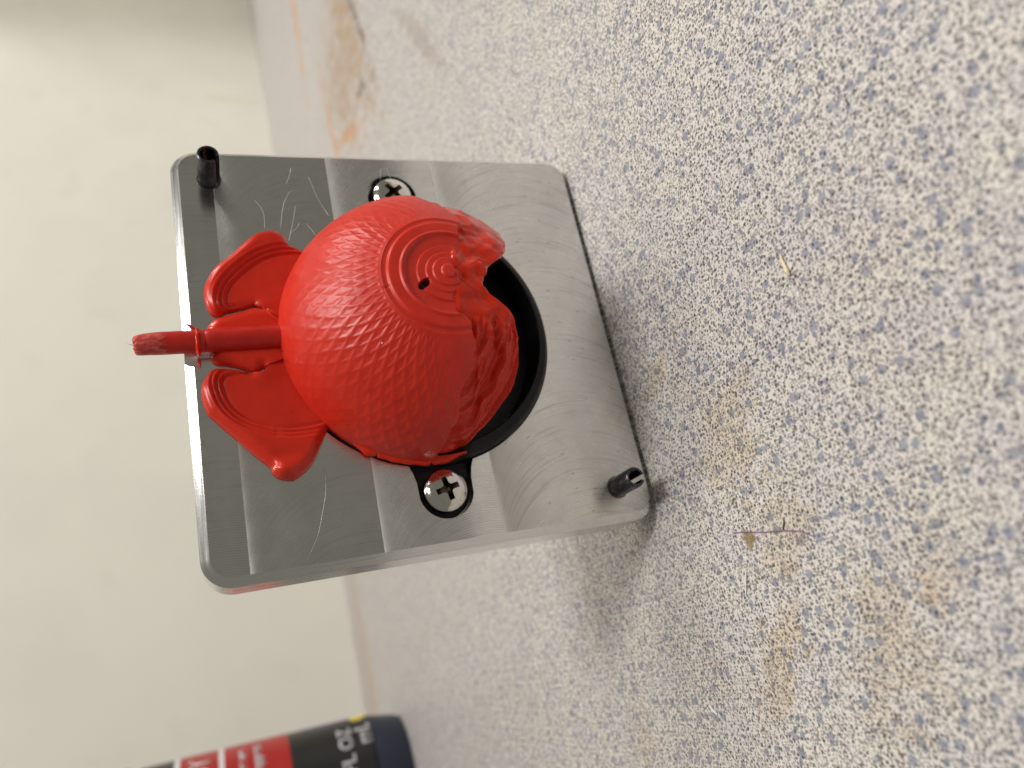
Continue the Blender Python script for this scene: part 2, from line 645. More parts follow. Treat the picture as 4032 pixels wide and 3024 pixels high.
# ------------------------------------------------------------------ setting
WY = lambda x: 546 + 0.1985 * (x + 40)      # wall line on the table
tx0, tx1 = -420.0, 1500.0
V = [(tx0, -138, 0), (tx1, -138, 0), (tx1, WY(tx1) + 3, 0), (tx0, WY(tx0) + 3, 0)]
V += [(a, b, -32.0) for a, b, _ in V]
F = [(0, 1, 2, 3), (7, 6, 5, 4), (0, 4, 5, 1), (1, 5, 6, 2), (2, 6, 7, 3), (3, 7, 4, 0)]
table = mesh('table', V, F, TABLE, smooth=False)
table['kind'] = 'structure'
dn = Vector((-0.1985, 1, 0)).normalized() * 40
V = [(tx0, WY(tx0), -60), (tx1, WY(tx1), -60), (tx1, WY(tx1), 1300), (tx0, WY(tx0), 1300)]
V += [(a + dn.x, b + dn.y, c) for a, b, c in V]
wall = mesh('wall', V, F, WALL, smooth=False)
wall['kind'] = 'structure'

# ------------------------------------------------------------------ aluminium plate
H = 101.6
plate = thing('mold_plate', 'square brushed aluminium mould plate standing on edge on the speckled table', 'mold plate', (0, 6.35, 0))


def rsq(inset, rad, n=10):
    a = H / 2 - inset
    pts = []
    for cx, cz, a0 in ((1, 1, 0), (-1, 1, 90), (-1, -1, 180), (1, -1, 270)):
        for k in range(n + 1):
            t = math.radians(a0 + 90 * k / n)
            pts.append((cx * (a - rad) + rad * math.cos(t), H / 2 + cz * (a - rad) + rad * math.sin(t)))
    return pts


CH = 1.8
rings = [(CH, 4.2, 0.0), (0.0, 6.0, CH), (0.0, 6.0, 11.9), (0.8, 5.2, 12.7)]
V = []
for ins, rad, y in rings:
    V += [(x, y, z) for x, z in rsq(ins, rad)]
n = 44
F = grid_faces(4, n)
F += [tuple(range(n)), tuple(range(3 * n, 4 * n))]
body = mesh('body', V, F, MILL, plate, smooth=False)


def ear_outline(sgn, off=0.0):
    pts = []
    r = 5.75 + off
    top = [(24.0, 60.5 + off), (29.2, 59.2 + off), (31.6, 57.9 + off), (33.2, 57.25 + off), (35.5, 51 + r)]
    pts += top
    for k in range(1, 16):
        t = math.radians(90 - 180 * k / 16)
        pts.append((37.9 + r * math.cos(t), 51 + r * math.sin(t)))
    pts += [(x, 102 - z) for x, z in reversed(top)]
    return [(sgn * x, z) for x, z in pts]


cut = []
v, f = solid_lathe([(32.35, -3), (32.35, 7.2)], 'Y', (0, 0, 50.8), 128)
cut.append(mesh('cutter', v, f, EDGE))
for sg in (1, -1):
    v, f = prism(ear_outline(sg, 0.45), -3, 5.0)
    cut.append(mesh('cutter', v, f, EDGE))
v, f = solid_lathe([(3.0, 75), (3.0, 110)], 'Z', (0.1, -0.6, 0), 32)
cut.append(mesh('cutter', v, f, EDGE))
v, f = solid_lathe([(4.9, 99.0), (5.35, 112)], 'Z', (-0.3, -2.3, 0), 40)
cut.append(mesh('cutter', v, f, EDGE))
boolean_cut(body, cut)
me = body.data
me.materials.clear()
me.materials.append(MILL.m)
me.materials.append(EDGE.m)
for p in me.polygons:
    flat_front = p.normal.y < -0.99 and abs(p.center.y * 1000 + 6.35) < 0.05
    p.material_index = 0 if flat_front else 1


def scratch(pts, w=0.16):
    """a shallow raised burr along a curved line on the plate face"""
    P = [Vector((x, z)) for x, z in pts]
    fine = []
    for i in range(len(P) - 1):
        p0, p1, p2, p3 = P[max(i - 1, 0)], P[i], P[i + 1], P[min(i + 2, len(P) - 1)]
        for k in range(6):
            t = k / 6
            fine.append(0.5 * ((2 * p1) + (p2 - p0) * t + (2 * p0 - 5 * p1 + 4 * p2 - p3) * t * t + (3 * p1 - p0 - 3 * p2 + p3) * t ** 3))
    fine.append(P[-1])
    V = []
    n = len(fine)
    for i, p in enumerate(fine):
        t = (fine[min(i + 1, n - 1)] - fine[max(i - 1, 0)]).normalized()
        q = Vector((-t.y, t.x)) * w * 0.26 * math.sin(math.pi * (0.06 + 0.88 * i / (n - 1))) * random.uniform(0.7, 1.2)
        V += [(p.x + q.x, 0.0, p.y + q.y), (p.x, -0.015, p.y), (p.x - q.x, 0.0, p.y - q.y)]
    F = grid_faces(n, 3, False)
    return mesh('scratch', V, F, SCRATCH, plate, smooth=False)


for pts, w in (([(36.5, 83.9), (34.6, 82.7), (32.3, 82.2), (29.0, 82.4)], 0.34), ([(43.5, 70.9), (41.9, 70.4), (37.3, 69.4), (32.3, 67.3)], 0.24),
               ([(46.1, 74.6), (43.5, 75.3), (41.1, 76.4)], 0.14), ([(39.4, 73.7), (39.3, 75.2), (38.2, 76.2), (34.7, 77.7), (28.4, 79.0)], 0.14),
               ([(35.3, 74.7), (29.9, 76.1), (25.3, 77.4)], 0.20), ([(30.5, 74.4), (29.0, 75.2), (27.7, 76.6)], 0.18), ([(30.2, 72.9), (28.8, 72.0), (27.1, 71.2)], 0.12),
               ([(-28.2, 76.1), (-34.4, 76.5), (-39.1, 77.8), (-43.6, 79.3), (-48.3, 82.1)], 0.08),
               ([(46.5, 51.2), (44.0, 50.6), (42.6, 49.8)], 0.18), ([(46.4, 52.6), (44.2, 53.0), (42.8, 53.2)], 0.13)):
    scratch(pts, w)

# ------------------------------------------------------------------ black insert
ins = thing('core_insert', 'black printed ring insert screwed into the plate behind the red dome', 'insert', (0, 3.5, 50.8))
prof = [(28.9, 5.2), (28.9, -2.9), (29.2, -3.35), (29.9, -3.3), (30.7, -2.8), (31.4, -1.9), (31.95, -0.6), (32.1, 0.4), (32.1, 7.0), (28.9, 7.0)]
P = lathe(prof, 'Y', (0, 0, 50.8), 320)
_a = np.degrees(np.linspace(0, 2 * np.pi, 320, endpoint=False))
_k = sstep(181, 193, _a) * (1 - sstep(345, 355, _a))
_y = P[..., 1]
P[..., 1] = np.where(_y < 0.35, 0.35 + (_y - 0.35) * (0.12 + 0.88 * _k[None, :]), _y)
grid_mesh('ring', np.concatenate([P, P[:1]]), BLACK, ins, closed_u=True, angle=40)
v, f = solid_lathe([(28.7, 4.6), (28.7, 7.0)], 'Y', (0, 0, 50.8), 128)
mesh('floor_disc', v, f, BLACK, ins)
for sg in (1, -1):
    v, f = prism(ear_outline(sg, 0.0), 1.7, 4.8)
    ear = mesh('ear', v, f, BLACK, ins)
    bv = ear.modifiers.new('edge', 'BEVEL')
    bv.width = 0.0005
    bv.segments = 2

# ------------------------------------------------------------------ screws


def screw(x, z, rot, label):
    t = thing('pan_head_screw', label, 'screw', (x, 1.0, z), 'screws holding the black insert')
    R = 4.95
    prof = [(R - 0.15, 1.75), (R, 1.6), (R, -0.2), (R - 0.12, -0.75), (R - 0.5, -1.35), (R - 1.2, -1.85), (R - 2.2, -2.2), (1.2, -2.42), (0.02, -2.45)]
    P = lathe(prof, 'Y', (x, 0, z), 64)
    V = P.reshape(-1, 3).tolist()
    F = grid_faces(len(prof), 64)
    F += [tuple(range(64)), tuple(range((len(prof) - 1) * 64, len(prof) * 64))]
    head = mesh('head', V, F, STEEL, t)
    # tapered cross
    cs = []
    for k in range(2):
        a = math.radians(rot + 90 * k)
        d, e = Vector((math.cos(a), 0, math.sin(a))), Vector((-math.sin(a), 0, math.cos(a)))
        V = []
        for y, L, w in ((-4.0, 3.0, 0.75), (-2.2, 2.65, 0.62), (-0.2, 1.1, 0.42)):
            for sx, sz in ((1, 1), (-1, 1), (-1, -1), (1, -1)):
                V.append(tuple(Vector((x, y, z)) + d * L * sx + e * w * sz))
        F = grid_faces(3, 4) + [(3, 2, 1, 0), (8, 9, 10, 11)]
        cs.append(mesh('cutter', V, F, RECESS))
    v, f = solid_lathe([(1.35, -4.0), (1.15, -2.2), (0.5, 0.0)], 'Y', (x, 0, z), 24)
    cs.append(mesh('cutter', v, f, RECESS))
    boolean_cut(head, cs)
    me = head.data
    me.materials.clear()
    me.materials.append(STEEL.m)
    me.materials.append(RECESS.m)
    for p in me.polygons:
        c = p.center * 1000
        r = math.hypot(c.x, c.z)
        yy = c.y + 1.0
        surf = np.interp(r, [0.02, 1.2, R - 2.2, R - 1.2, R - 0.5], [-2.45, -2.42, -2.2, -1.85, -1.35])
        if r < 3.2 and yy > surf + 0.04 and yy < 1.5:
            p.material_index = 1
    v, f = solid_lathe([(2.3, 1.6), (2.3, 4.9)], 'Y', (x, 0, z), 24)
    mesh('shank', v, f, STEEL, t)
    return t


screw(-37.9, 51.2, 14, 'pan head cross-slot screw in full view on the bottom side of the red dome')
screw(37.9, 51.0, 38, 'pan head cross-slot screw half hidden behind the top side of the red dome')

# ------------------------------------------------------------------ roll pins


def roll_pin(x, z, gap_dir, gap_deg, label):
    t = thing('roll_pin', label, 'pin', (x, 0, z), 'alignment pins of the plate')
    ro, ri = 2.4, 1.55
    n = 44
    a0 = gap_dir + gap_deg / 2
    ang = np.radians(np.linspace(a0, a0 + 360 - gap_deg, n))
    prof = [(ri, 2.5), (ri, -8.9), (ri + 0.12, -9.25), (ro - 0.32, -9.35), (ro - 0.10, -9.15), (ro, -8.6), (ro, 2.5)]
    P = np.zeros((len(prof), n, 3))
    for k, (r, y) in enumerate(prof):
        P[k] = np.stack([x + r * np.cos(ang), np.full(n, y), z + r * np.sin(ang)], -1)
    V = P.reshape(-1, 3).tolist()
    F = grid_faces(len(prof), n, False)
    F.append(tuple(k * n for k in range(len(prof))))
    F.append(tuple(k * n + n - 1 for k in range(len(prof) - 1, -1, -1)))
    F += [(j, j + 1, (len(prof) - 1) * n + j + 1, (len(prof) - 1) * n + j) for j in range(n - 1)]
    mesh('sleeve', V, F, PIN, t)
    # dark rim of the drilled hole
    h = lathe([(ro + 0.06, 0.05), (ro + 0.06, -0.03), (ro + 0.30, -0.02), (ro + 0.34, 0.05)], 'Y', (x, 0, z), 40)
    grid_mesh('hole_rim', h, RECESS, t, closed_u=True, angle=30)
    return t


roll_pin(42.2, 93.4, 238, 38, 'black roll pin at the plate corner nearest the top left of the photo')
roll_pin(-42.7, 9.6, 262, 40, 'black slotted roll pin at the plate corner touching the table')

# ------------------------------------------------------------------ red moulded part
red = thing('molded_part', 'red half-ball plastic moulding with dimples, rings and a torn short edge', 'molded part', (0, 0, 50.8))
CZ = 50.8
PM = np.array([(0, 90), (150, 90), (187, 90), (189.3, 88), (193.8, 76.2), (200.3, 70.1), (207.4, 64.8), (214.2, 59.3), (220.6, 53.5), (225.9, 47.1),
               (228.1, 43.5), (234.3, 35.8), (237.3, 32.0), (239.4, 26.2), (241.3, 19), (247.6, 13.9), (258, 13.6), (268.9, 15), (282.4, 17.5), (288.1, 22.4),
               (291.5, 28.8), (298.1, 36.2), (305, 44), (312, 52), (322, 60), (332, 68), (342, 76), (352, 88), (356, 90), (360, 90)], float)
ZB = np.array([(-33, 53), (-29, 52.2), (-26, 50.6), (-22, 50.2), (-18.8, 47.6), (-15, 46.6), (-13.3, 47), (-10.4, 48.6), (-8.5, 50.2), (-5, 50.6), (-2.7, 48.6), (0, 48.9),
               (2.3, 49.6), (5, 49.2), (7.3, 47.8), (10, 46.4), (14, 45.4), (18, 46.5), (22, 50), (27, 55), (33, 58)], float)
RING = np.array([(0, -30.05), (1.1, -30.02), (1.5, -29.9), (1.62, -29.55), (3.2, -29.5), (3.32, -29.42), (3.46, -29.12), (4.65, -29.1), (4.78, -29.02), (4.92, -28.72),
                 (6.5, -28.74), (6.66, -28.66), (6.82, -28.32), (8.9, -28.38), (9.22, -28.45), (9.34, -28.95), (9.5, -29.10), (9.75, -29.0), (10.1, -28.62), (11.55, -28.62),
                 (11.9, -28.58), (12.15, -28.42), (12.55, -27.95), (13.05, -27.86), (13.25, -27.95), (13.36, -28.02), (13.5, -27.9)], float)

naz = 960
az = np.linspace(0, 360, naz, endpoint=False)
rows = np.concatenate([np.linspace(0.05, 27, 130, endpoint=False), np.linspace(27, 90, 175)])
pm = np.interp(az, PM[:, 0], PM[:, 1])
ker = np.hanning(7)
ker /= ker.sum()
pm = np.convolve(np.concatenate([pm[-6:], pm, pm[:6]]), ker, 'same')[6:-6]
jit = pnoise(az * 0.16, np.zeros(naz) + 3.3) * 0.7 + pnoise(az * 0.5, np.zeros(naz) + 9.1) * 0.2
pm = np.where(pm < 88, pm + jit, pm)
Pp = rows[:, None] * (pm[None, :] / 90.0)
A = np.broadcast_to(np.radians(az)[None, :], Pp.shape)


def dome_fields(p_deg, a):
    p = np.radians(p_deg)
    ux, uy, uz = np.sin(p) * np.cos(a), -np.cos(p), np.sin(p) * np.sin(a)
    R = 31.0 + 0.65 * sstep(26, 55, p_deg)
    x, z = ux * 31, uz * 31
    rho = np.hypot(x, z)
    # ring dish: replace the radius by the profile
    Yp = np.interp(rho, RING[:, 0], RING[:, 1])
    dish = 1 - sstep(13.35, 13.55, rho)
    Rd = Yp / np.minimum(uy, -1e-3)
    Rd = np.sqrt(Yp ** 2 + rho ** 2)
    R = R * (1 - dish) + Rd * dish
    # dimples: staggered scales running out from the rings
    ad = np.degrees(a)
    warp = pnoise(x * 0.10, z * 0.10, uy * 3) * 1.0
    ph = (p_deg - 26.0 + pnoise(x * 0.2 + 9, z * 0.2, uy * 6) * 0.5) / 9.8
    N = 60.0
    scal = np.zeros_like(p_deg)
    for fam in (0, 1):
        q = ph + 0.5 * fam
        row = np.floor(q)
        b = q - row
        ac = (ad + warp) / 360 * N + 0.5 * fam + 0.10 * (b - 0.5) + 0.17 * row
        ci = np.floor(ac)
        al = ac - ci - 0.5
        rnd = np.mod(np.abs(np.sin(ci * 12.9898 + row * 78.233 + fam * 37.7)) * 4375.85, 1.0)
        bb = np.where(b < 0.55, b / 0.55, (1 - b) / 0.45)
        aa_ = np.where(al < 0.12, (al + 0.5) / 0.62, (0.5 - al) / 0.38)
        t = np.clip((aa_ + bb - 1.0) * 1.25 + 0.12, 0, 1)
        saw = t * t * (3 - 2 * t)
        scal = np.maximum(scal, saw * (0.8 + 0.25 * rnd))
    amp = 0.125
    fade = sstep(26.4, 28.0, p_deg) * (1 - sstep(80, 87, p_deg))
    soft = 0.6 + 0.4 * np.clip(0.6 + 0.7 * pnoise(x * 0.07 + 2, z * 0.07, uy * 2), 0, 1)
    soft = soft * (1 - 0.55 * sstep(54, 70, p_deg) * sstep(60, 80, ad) * (1 - sstep(125, 150, ad)))
    # skewed second family gives the woven look
    sk = np.sin((ad * 34 / 360 + p_deg / 10.4) * 2 * np.pi) * 0.02
    wr = 0.0
    fade = fade * (1 - 0.75 * sstep(7, -1, z) * sstep(-8, 4, x)) * (1 - 0.8 * sstep(6, 0, z) * sstep(-2, -14, x) * sstep(50, 36, p_deg))
    R = R + ((-scal * amp) + sk) * fade * soft
    return R, ux, uy, uz, x, z, rho, wr


R, ux, uy, uz, x0, z0, rho, wr = dome_fields(Pp, A)
# boundary test uses absolute z
zabs = z0 + CZ
bd = np.interp(x0, ZB[:, 0], ZB[:, 1]) - zabs
wr = sstep(-0.35, 0.55, bd + pnoise(x0 * 0.4, z0 * 0.4, uy * 3) * 0.8 + pnoise(x0 * 1.1, z0 * 1.1, uy * 9) * 0.15)
edge_d = (pm[None, :] - Pp)                                   # degrees to the torn edge
# folds follow the melt front; lumps in the middle
flow = edge_d * 0.42 + pnoise(x0 * 0.18, z0 * 0.18, uy * 5) * 1.6
along = np.degrees(A) * np.sin(np.radians(np.maximum(Pp, 8))) * 0.5
f1 = 1 - np.abs(pnoise(flow * 0.30, along * 0.075, 0.5)) * 1.5
f2 = 1 - np.abs(pnoise(flow * 0.55 + 5, along * 0.14, 2.5)) * 1.5
lump = pnoise(x0 * 0.27 + 4, z0 * 0.27, uy * 5) + 0.18 * pnoise(x0 * 0.55, z0 * 0.55 + 7, uy * 7)
side = sstep(-9, -13, x0)                                     # folded cloth on one side, blobs in the middle
rel = side * ((f1 - 0.7) * 1.7 + (f2 - 0.7) * 0.8 + lump * 0.25) + (1 - side) * (lump * 1.25 + (f1 - 0.7) * 0.15)
fine_w = pnoise(flow * 1.6, along * 0.4, 7.0) * 0.09 * side
base_w = 29.85 - 0.75 * (1 - sstep(9, 15, rho)) - 0.5 * np.exp(-(edge_d / 5.0) ** 2) * side
smooth_tip = sstep(8, 14, x0) * sstep(-8, -14, z0)            # swollen glossy tip
Rw = base_w + (rel * 0.70 + fine_w * 0.6) * (1 - 0.7 * smooth_tip)
R = R * (1 - wr) + np.minimum(Rw, 31.3) * wr
# soft sink beside the wrinkles on the far side
sink = sstep(8, 26, x0) * sstep(3, -6, zabs - 50.8) * (1 - wr)
R = R - 0.9 * sink
# small moulding void
hx, hz = -2.4, 56.4
ha = math.radians(18)
du = ((x0 - hx) * math.cos(ha) + (zabs - hz) * math.sin(ha))
dv = (-(x0 - hx) * math.sin(ha) + (zabs - hz) * math.cos(ha))
hd = (np.abs((du + 0.25 * dv) / 0.95) ** 2.6 + np.abs(dv / 1.45) ** 2.6) ** (1 / 2.6)
hole = 1 - sstep(0.78, 1.05, hd)
R = R - 1.6 * hole
# notch in the outermost ring line
nt = np.exp(-(((np.degrees(A) - 100.5) / 1.2) ** 2)) * np.exp(-((rho - 13.0) / 0.45) ** 2)
R = R - 0.22 * nt
O = np.stack([R * ux, R * uy, R * uz + CZ], -1)
# rounded torn lip, then the hollow inside
Rl = R[-1]
lip = []
th = 3.2
for k in range(1, 9):
    t = math.pi * k / 8
    pe = pm + np.where(pm < 89, 1, 0.15) * 2.6 * math.sin(t)
    rr = Rl - th * 0.5 * (1 - math.cos(t))
    pr = np.radians(pe)
    a = np.radians(az)
    lip.append(np.stack([rr * np.sin(pr) * np.cos(a), -rr * np.cos(pr), rr * np.sin(pr) * np.sin(a) + CZ], -1))
inner = []
for k in range(1, 15):
    pe = np.radians(pm * (1 - k / 14) + 0.05)
    rr = (Rl - th) * (1 - k / 14) + 26.0 * (k / 14)
    a = np.radians(az)
    inner.append(np.stack([rr * np.sin(pe) * np.cos(a), -rr * np.cos(pe), rr * np.sin(pe) * np.sin(a) + CZ], -1))
Pall = np.concatenate([O, np.array(lip), np.array(inner)])
gloss = np.concatenate([wr * (1 - 0.6 * side), np.repeat(wr[-1:], len(lip), 0), np.zeros((len(inner), naz))])
holeA = np.concatenate([hole, np.zeros((len(lip) + len(inner), naz))])
grid_mesh('dome', Pall, RED, red, closed_u=True, attrs={'gloss': gloss, 'hole': holeA})

# flash wings --------------------------------------------------------------


def catmull(pts, k=6):
    P = [Vector(p) for p in pts]
    out = []
    for i in range(len(P) - 1):
        p0, p1, p2, p3 = P[max(i - 1, 0)], P[i], P[i + 1], P[min(i + 2, len(P) - 1)]
        for j in range(k):
            t = j / k
            out.append(0.5 * ((2 * p1) + (p2 - p0) * t + (2 * p0 - 5 * p1 + 4 * p2 - p3) * t * t + (3 * p1 - p0 - 3 * p2 + p3) * t ** 3))
    out.append(P[-1])
    return out


def seg_dist(px, pz, line):
    d = np.full(px.shape, 1e9)
    L = np.array([(v.x, v.y) for v in line])
    for i in range(len(L) - 1):
        a, b = L[i], L[i + 1]
        ab = b - a
        t = np.clip(((px - a[0]) * ab[0] + (pz - a[1]) * ab[1]) / (ab @ ab + 1e-9), 0, 1)
        d = np.minimum(d, np.hypot(px - a[0] - ab[0] * t, pz - a[1] - ab[1] * t))
    return d


def wing(name, outer, inner_pts, center, hfun, gloss_v=0.25):
    oc = catmull(outer, 8)
    ring = [(v.x, v.y) for v in oc] + inner_pts
    # resample by arc length
    L = np.array(ring + [ring[0]])
    s = np.concatenate([[0], np.cumsum(np.hypot(*np.diff(L, axis=0).T))])
    n = 260
    t = np.linspace(0, s[-1], n, endpoint=False)
    B = np.stack([np.interp(t, s, L[:, 0]), np.interp(t, s, L[:, 1])], -1)
    rad = np.concatenate([np.linspace(0.0, 0.72, 30, endpoint=False), np.linspace(0.72, 1.0, 46)])
    c = np.array(center)
    G = c[None, None, :] + (B[None] - c[None, None]) * rad[:, None, None]
    px, pz = G[..., 0], G[..., 1]
    d = seg_dist(px, pz, oc)
    h = hfun(px, pz, d)
    top = np.stack([px, -h, pz], -1)
    low = top[-1:].copy()
    low[..., 1] = -0.18
    bot = low * 1.0
    under = []
    for q in (0.9, 0.5, 0.05):
        u_ = np.stack([c[0] + (B[:, 0] - c[0]) * q, np.full(n, -0.14), c[1] + (B[:, 1] - c[1]) * q], -1)
        under.append(u_)
    P = np.concatenate([top, low, np.array(under)])
    return grid_mesh(name, P, RED, red, closed_u=True, attrs={'gloss': np.full(P.shape[:2], gloss_v), 'hole': np.zeros(P.shape[:2])})


def inside(px, pz, poly):
    c = np.zeros(px.shape, bool)
    n = len(poly)
    for i in range(n):
        (x1, z1), (x2, z2) = poly[i], poly[(i + 1) % n]
        cond = ((z1 > pz) != (z2 > pz)) & (px < (x2 - x1) * (pz - z1) / (z2 - z1 + 1e-12) + x1)
        c ^= cond
    return c


def ridges(px, pz, d, line, close, rim, floor, er=1.0):
    """flat floor inside `line`, three drawn ridges outside it, rounded rim at the outline"""
    ln = catmull(line, 8)
    e = seg_dist(px, pz, ln)
    ins_ = inside(px, pz, [(v.x, v.y) for v in ln] + close)
    e = np.where(ins_, -e, e)
    h = floor + (rim - floor) * sstep(-0.5, 3.6, e)
    for c, w, k in ((0.0, 0.42, 0.42), (1.05, 0.36, 0.34), (2.0, 0.36, 0.26)):
        h = h + k * np.exp(-((e - c - 0.35) / w) ** 2) - k * 0.9 * np.exp(-((e - c + 0.10) / w) ** 2)
    rd = np.sqrt(np.clip(1 - (1 - np.clip(d / er, 0, 1)) ** 2, 0, 1))
    return 0.3 + (h - 0.3) * rd


outer2 = [(-20.2, 73.6), (-21.6, 74.6), (-24.4, 76.1), (-27.7, 77.9), (-29.9, 80.0), (-31.4, 82.6), (-30.9, 85.2), (-29.6, 86.6), (-28.3, 86.9), (-26.1, 89.0), (-21.7, 92.8),
          (-17.4, 96.4), (-15.2, 98.1), (-11.1, 98.9), (-8.6, 98.4), (-6.2, 96.7), (-5.7, 94.6), (-6.4, 91.0), (-7.3, 88.8)]


LINE2 = [(-7.4, 91.5), (-7.6, 94.0), (-9.6, 94.9), (-13.8, 93.9), (-16.9, 91.5), (-19.3, 87.2), (-20.6, 82.7), (-20.6, 78.0), (-20.0, 74.5)]


def h2(px, pz, d):
    h = ridges(px, pz, d, LINE2, [(-12, 70), (0, 78), (-7.0, 87.0)], 3.0, 1.6, 2.2)
    nub = np.exp(-(((px + 29.9) / 1.7) ** 2 + ((pz - 84.6) / 2.4) ** 2))
    dip = np.exp(-(((px + 26.6) / 1.2) ** 2 + ((pz - 84.2) / 3.0) ** 2))
    h = h + (0.85 * nub - 0.25 * dip) * sstep(0.0, 0.9, d)
    h = h + 0.45 * np.exp(-(((px + 7.5) / 2.2) ** 2 + ((pz - 86.5) / 2.6) ** 2))
    return h + 0.06 * pnoise(px * 0.25, pz * 0.25, 4.0)


wing('flash_wing', outer2, [(-7.6, 86.5), (-5.0, 84.0), (-1.5, 80.5), (-5.0, 78.0), (-10.0, 75.5), (-15.0, 71.0)], (-15.0, 84.5), h2)

outer1 = [(21.6, 73.6), (22.6, 75.2), (23.9, 77.6), (26.0, 78.4), (27.4, 80.6), (27.2, 83.2), (26.3, 85.3), (24.1, 87.8), (20.9, 91.0), (18.3, 94.0), (15.2, 95.9), (12.7, 96.6), (9.6, 96.5),
          (7.4, 95.6), (6.7, 94.2), (7.3, 92.4), (8.2, 88.6), (8.9, 86.6)]


LINE1 = [(8.3, 90.5), (8.6, 92.4), (11.7, 92.3), (15.0, 90.1), (18.7, 85.9), (20.6, 82.0), (21.2, 78.0), (21.2, 74.0)]


def h1(px, pz, d):
    h = ridges(px, pz, d, LINE1, [(14, 70), (0, 78), (8.2, 86.0)], 3.0, 1.6, 2.2)
    h = h + 0.35 * np.exp(-(((px - 25.5) / 2.2) ** 2 + ((pz - 81.5) / 2.6) ** 2)) * sstep(0, 0.8, d)
    h = h + 0.45 * np.exp(-(((px - 8.4) / 2.0) ** 2 + ((pz - 85.2) / 2.4) ** 2))
    return h + 0.06 * pnoise(px * 0.25 + 8, pz * 0.25, 2.0)


wing('flash_wing', outer1, [(8.0, 85.0), (5.0, 83.5), (2.0, 80.0), (6.0, 77.5), (12.0, 74.0), (17.0, 70.5)], (15.0, 85.0), h1)

# two lobes beside the runner
for outer, inn, cen in (
        ([(-6.2, 86.2), (-7.0, 87.8), (-6.2, 90.0), (-5.1, 93.0), (-4.8, 95.0), (-4.2, 96.0), (-3.2, 96.4), (-2.4, 96.0)], [(-1.5, 92.0), (-1.5, 80.5), (-5.0, 82.0)], (-3.6, 89.0)),
        ([(1.8, 96.2), (3.6, 96.7), (4.8, 96.0), (5.9, 94.6), (6.7, 92.0), (7.5, 88.8), (8.2, 86.6), (7.8, 84.8)], [(6.0, 82.0), (1.0, 80.5), (1.0, 92.0)], (4.0, 88.5))):
    wing('flash_lobe', outer, inn, cen, lambda px, pz, d: 0.3 + 2.0 * np.sqrt(np.clip(1 - (1 - np.clip(d / 2.4, 0, 1)) ** 2, 0, 1)) + 0.04 * pnoise(px * 0.4, pz * 0.4, 1.0), 0.45)

# skirt squeezed out around the foot of the dome ------------------------------
aa = np.radians(np.linspace(136, 190, 150))
sk_o = 31.2 + 1.1 * sstep(140, 147, np.degrees(aa)) * (1 - sstep(178, 189, np.degrees(aa)))
sk_o = sk_o + 0.20 * pnoise(np.degrees(aa) * 0.25, aa * 0 + 1.7) + 0.35 * np.exp(-((np.degrees(aa) - 149.5) / 1.8) ** 2) - 0.5 * np.exp(-((np.degrees(aa) - 153.2) / 0.5) ** 2) - 0.5 * np.exp(-((np.degrees(aa) - 175) / 0.7) ** 2)
sec = []
for k in range(13):
    t = math.pi * (k / 12) - math.pi / 2
    ro = 30.6 + (sk_o - 30.6) * math.cos(t)
    y = -1.2 + 1.25 * math.sin(t)
    sec.append(np.stack([ro * np.cos(aa), np.full(aa.shape, y), ro * np.sin(aa) + CZ], -1))
P = np.array(sec)
grid_mesh('flash_skirt', P, RED, red, attrs={'gloss': np.full(P.shape[:2], 0.8), 'hole': np.zeros(P.shape[:2])})
# thin torn skin on the far tip of the short edge
sec = []
for k in range(7):
    t = k / 6
    aa = np.radians(np.linspace(294, 311, 24))
    pe = np.radians(np.interp(np.degrees(aa), [294, 298, 305, 311], [33, 38, 46, 51]) + 5.0 * t * np.sin(np.linspace(0, np.pi, 24)) ** 0.6)
    rr = 29.3 - 0.7 * t
    sec.append(np.stack([rr * np.sin(pe) * np.cos(aa), -rr * np.cos(pe), rr * np.sin(pe) * np.sin(aa) + CZ], -1))
P = np.array(sec)
P = np.concatenate([P, P[::-1] * 1.0 + np.array([0.0, 0.5, 0.25])])
grid_mesh('torn_skin', P, RED, red, attrs={'gloss': np.full(P.shape[:2], 0.7), 'hole': np.zeros(P.shape[:2])})

# runner and sprue
SXc, SYc = 0.15, -2.3


def sp_j(k, a):
    return 1 + 0.012 * pnoise(np.cos(a) * 1.3 + k * 0.35, np.sin(a) * 1.3 + 2.0)


prof = [(2.55, 78.0), (2.58, 84.0), (2.6, 90.0), (2.6, 95.0), (2.55, 96.2), (2.35, 97.2), (1.9, 97.9), (1.2, 98.25), (0.05, 98.35)]
P = lathe(prof, 'Z', (SXc, SYc, 0), 48)
grid_mesh('runner', P, SPRUE, red, closed_u=True)
zs = list(np.linspace(97.2, 106.0, 12)) + list(np.linspace(106.2, 110.4, 22))
a = np.linspace(0, 2 * np.pi, 72, endpoint=False)
P = []
for z in zs:
    q = max(0, (z - 106) / 4.4)
    r = 2.42 - 0.02 * (z - 97) * 0.2
    r = r * (1 - 0.10 * q ** 1.5 - 0.10 * q ** 6)
    wob = 1 + (0.01 + 0.07 * q) * pnoise(np.cos(a) * 2.2 + 5, np.sin(a) * 2.2, z * 0.35) + 0.05 * q * pnoise(np.cos(a) * 5, np.sin(a) * 5, z * 0.8)
    # bevelled by a side cutter on one side
    off = np.maximum(0, np.cos(a - 0.5)) ** 2 * 1.3 * sstep(0.35, 1.0, q)
    zz = z + 0.55 * q * pnoise(np.cos(a) * 3 + 9, np.sin(a) * 3, 1.0)
    P.append(np.stack([SXc - 0.05 - 0.0 * a + r * wob * np.cos(a) - off * np.cos(a), SYc + r * wob * np.sin(a) - off * np.sin(a) * 0.4, zz], -1))
last = P[-1]
cen = last.mean(0)
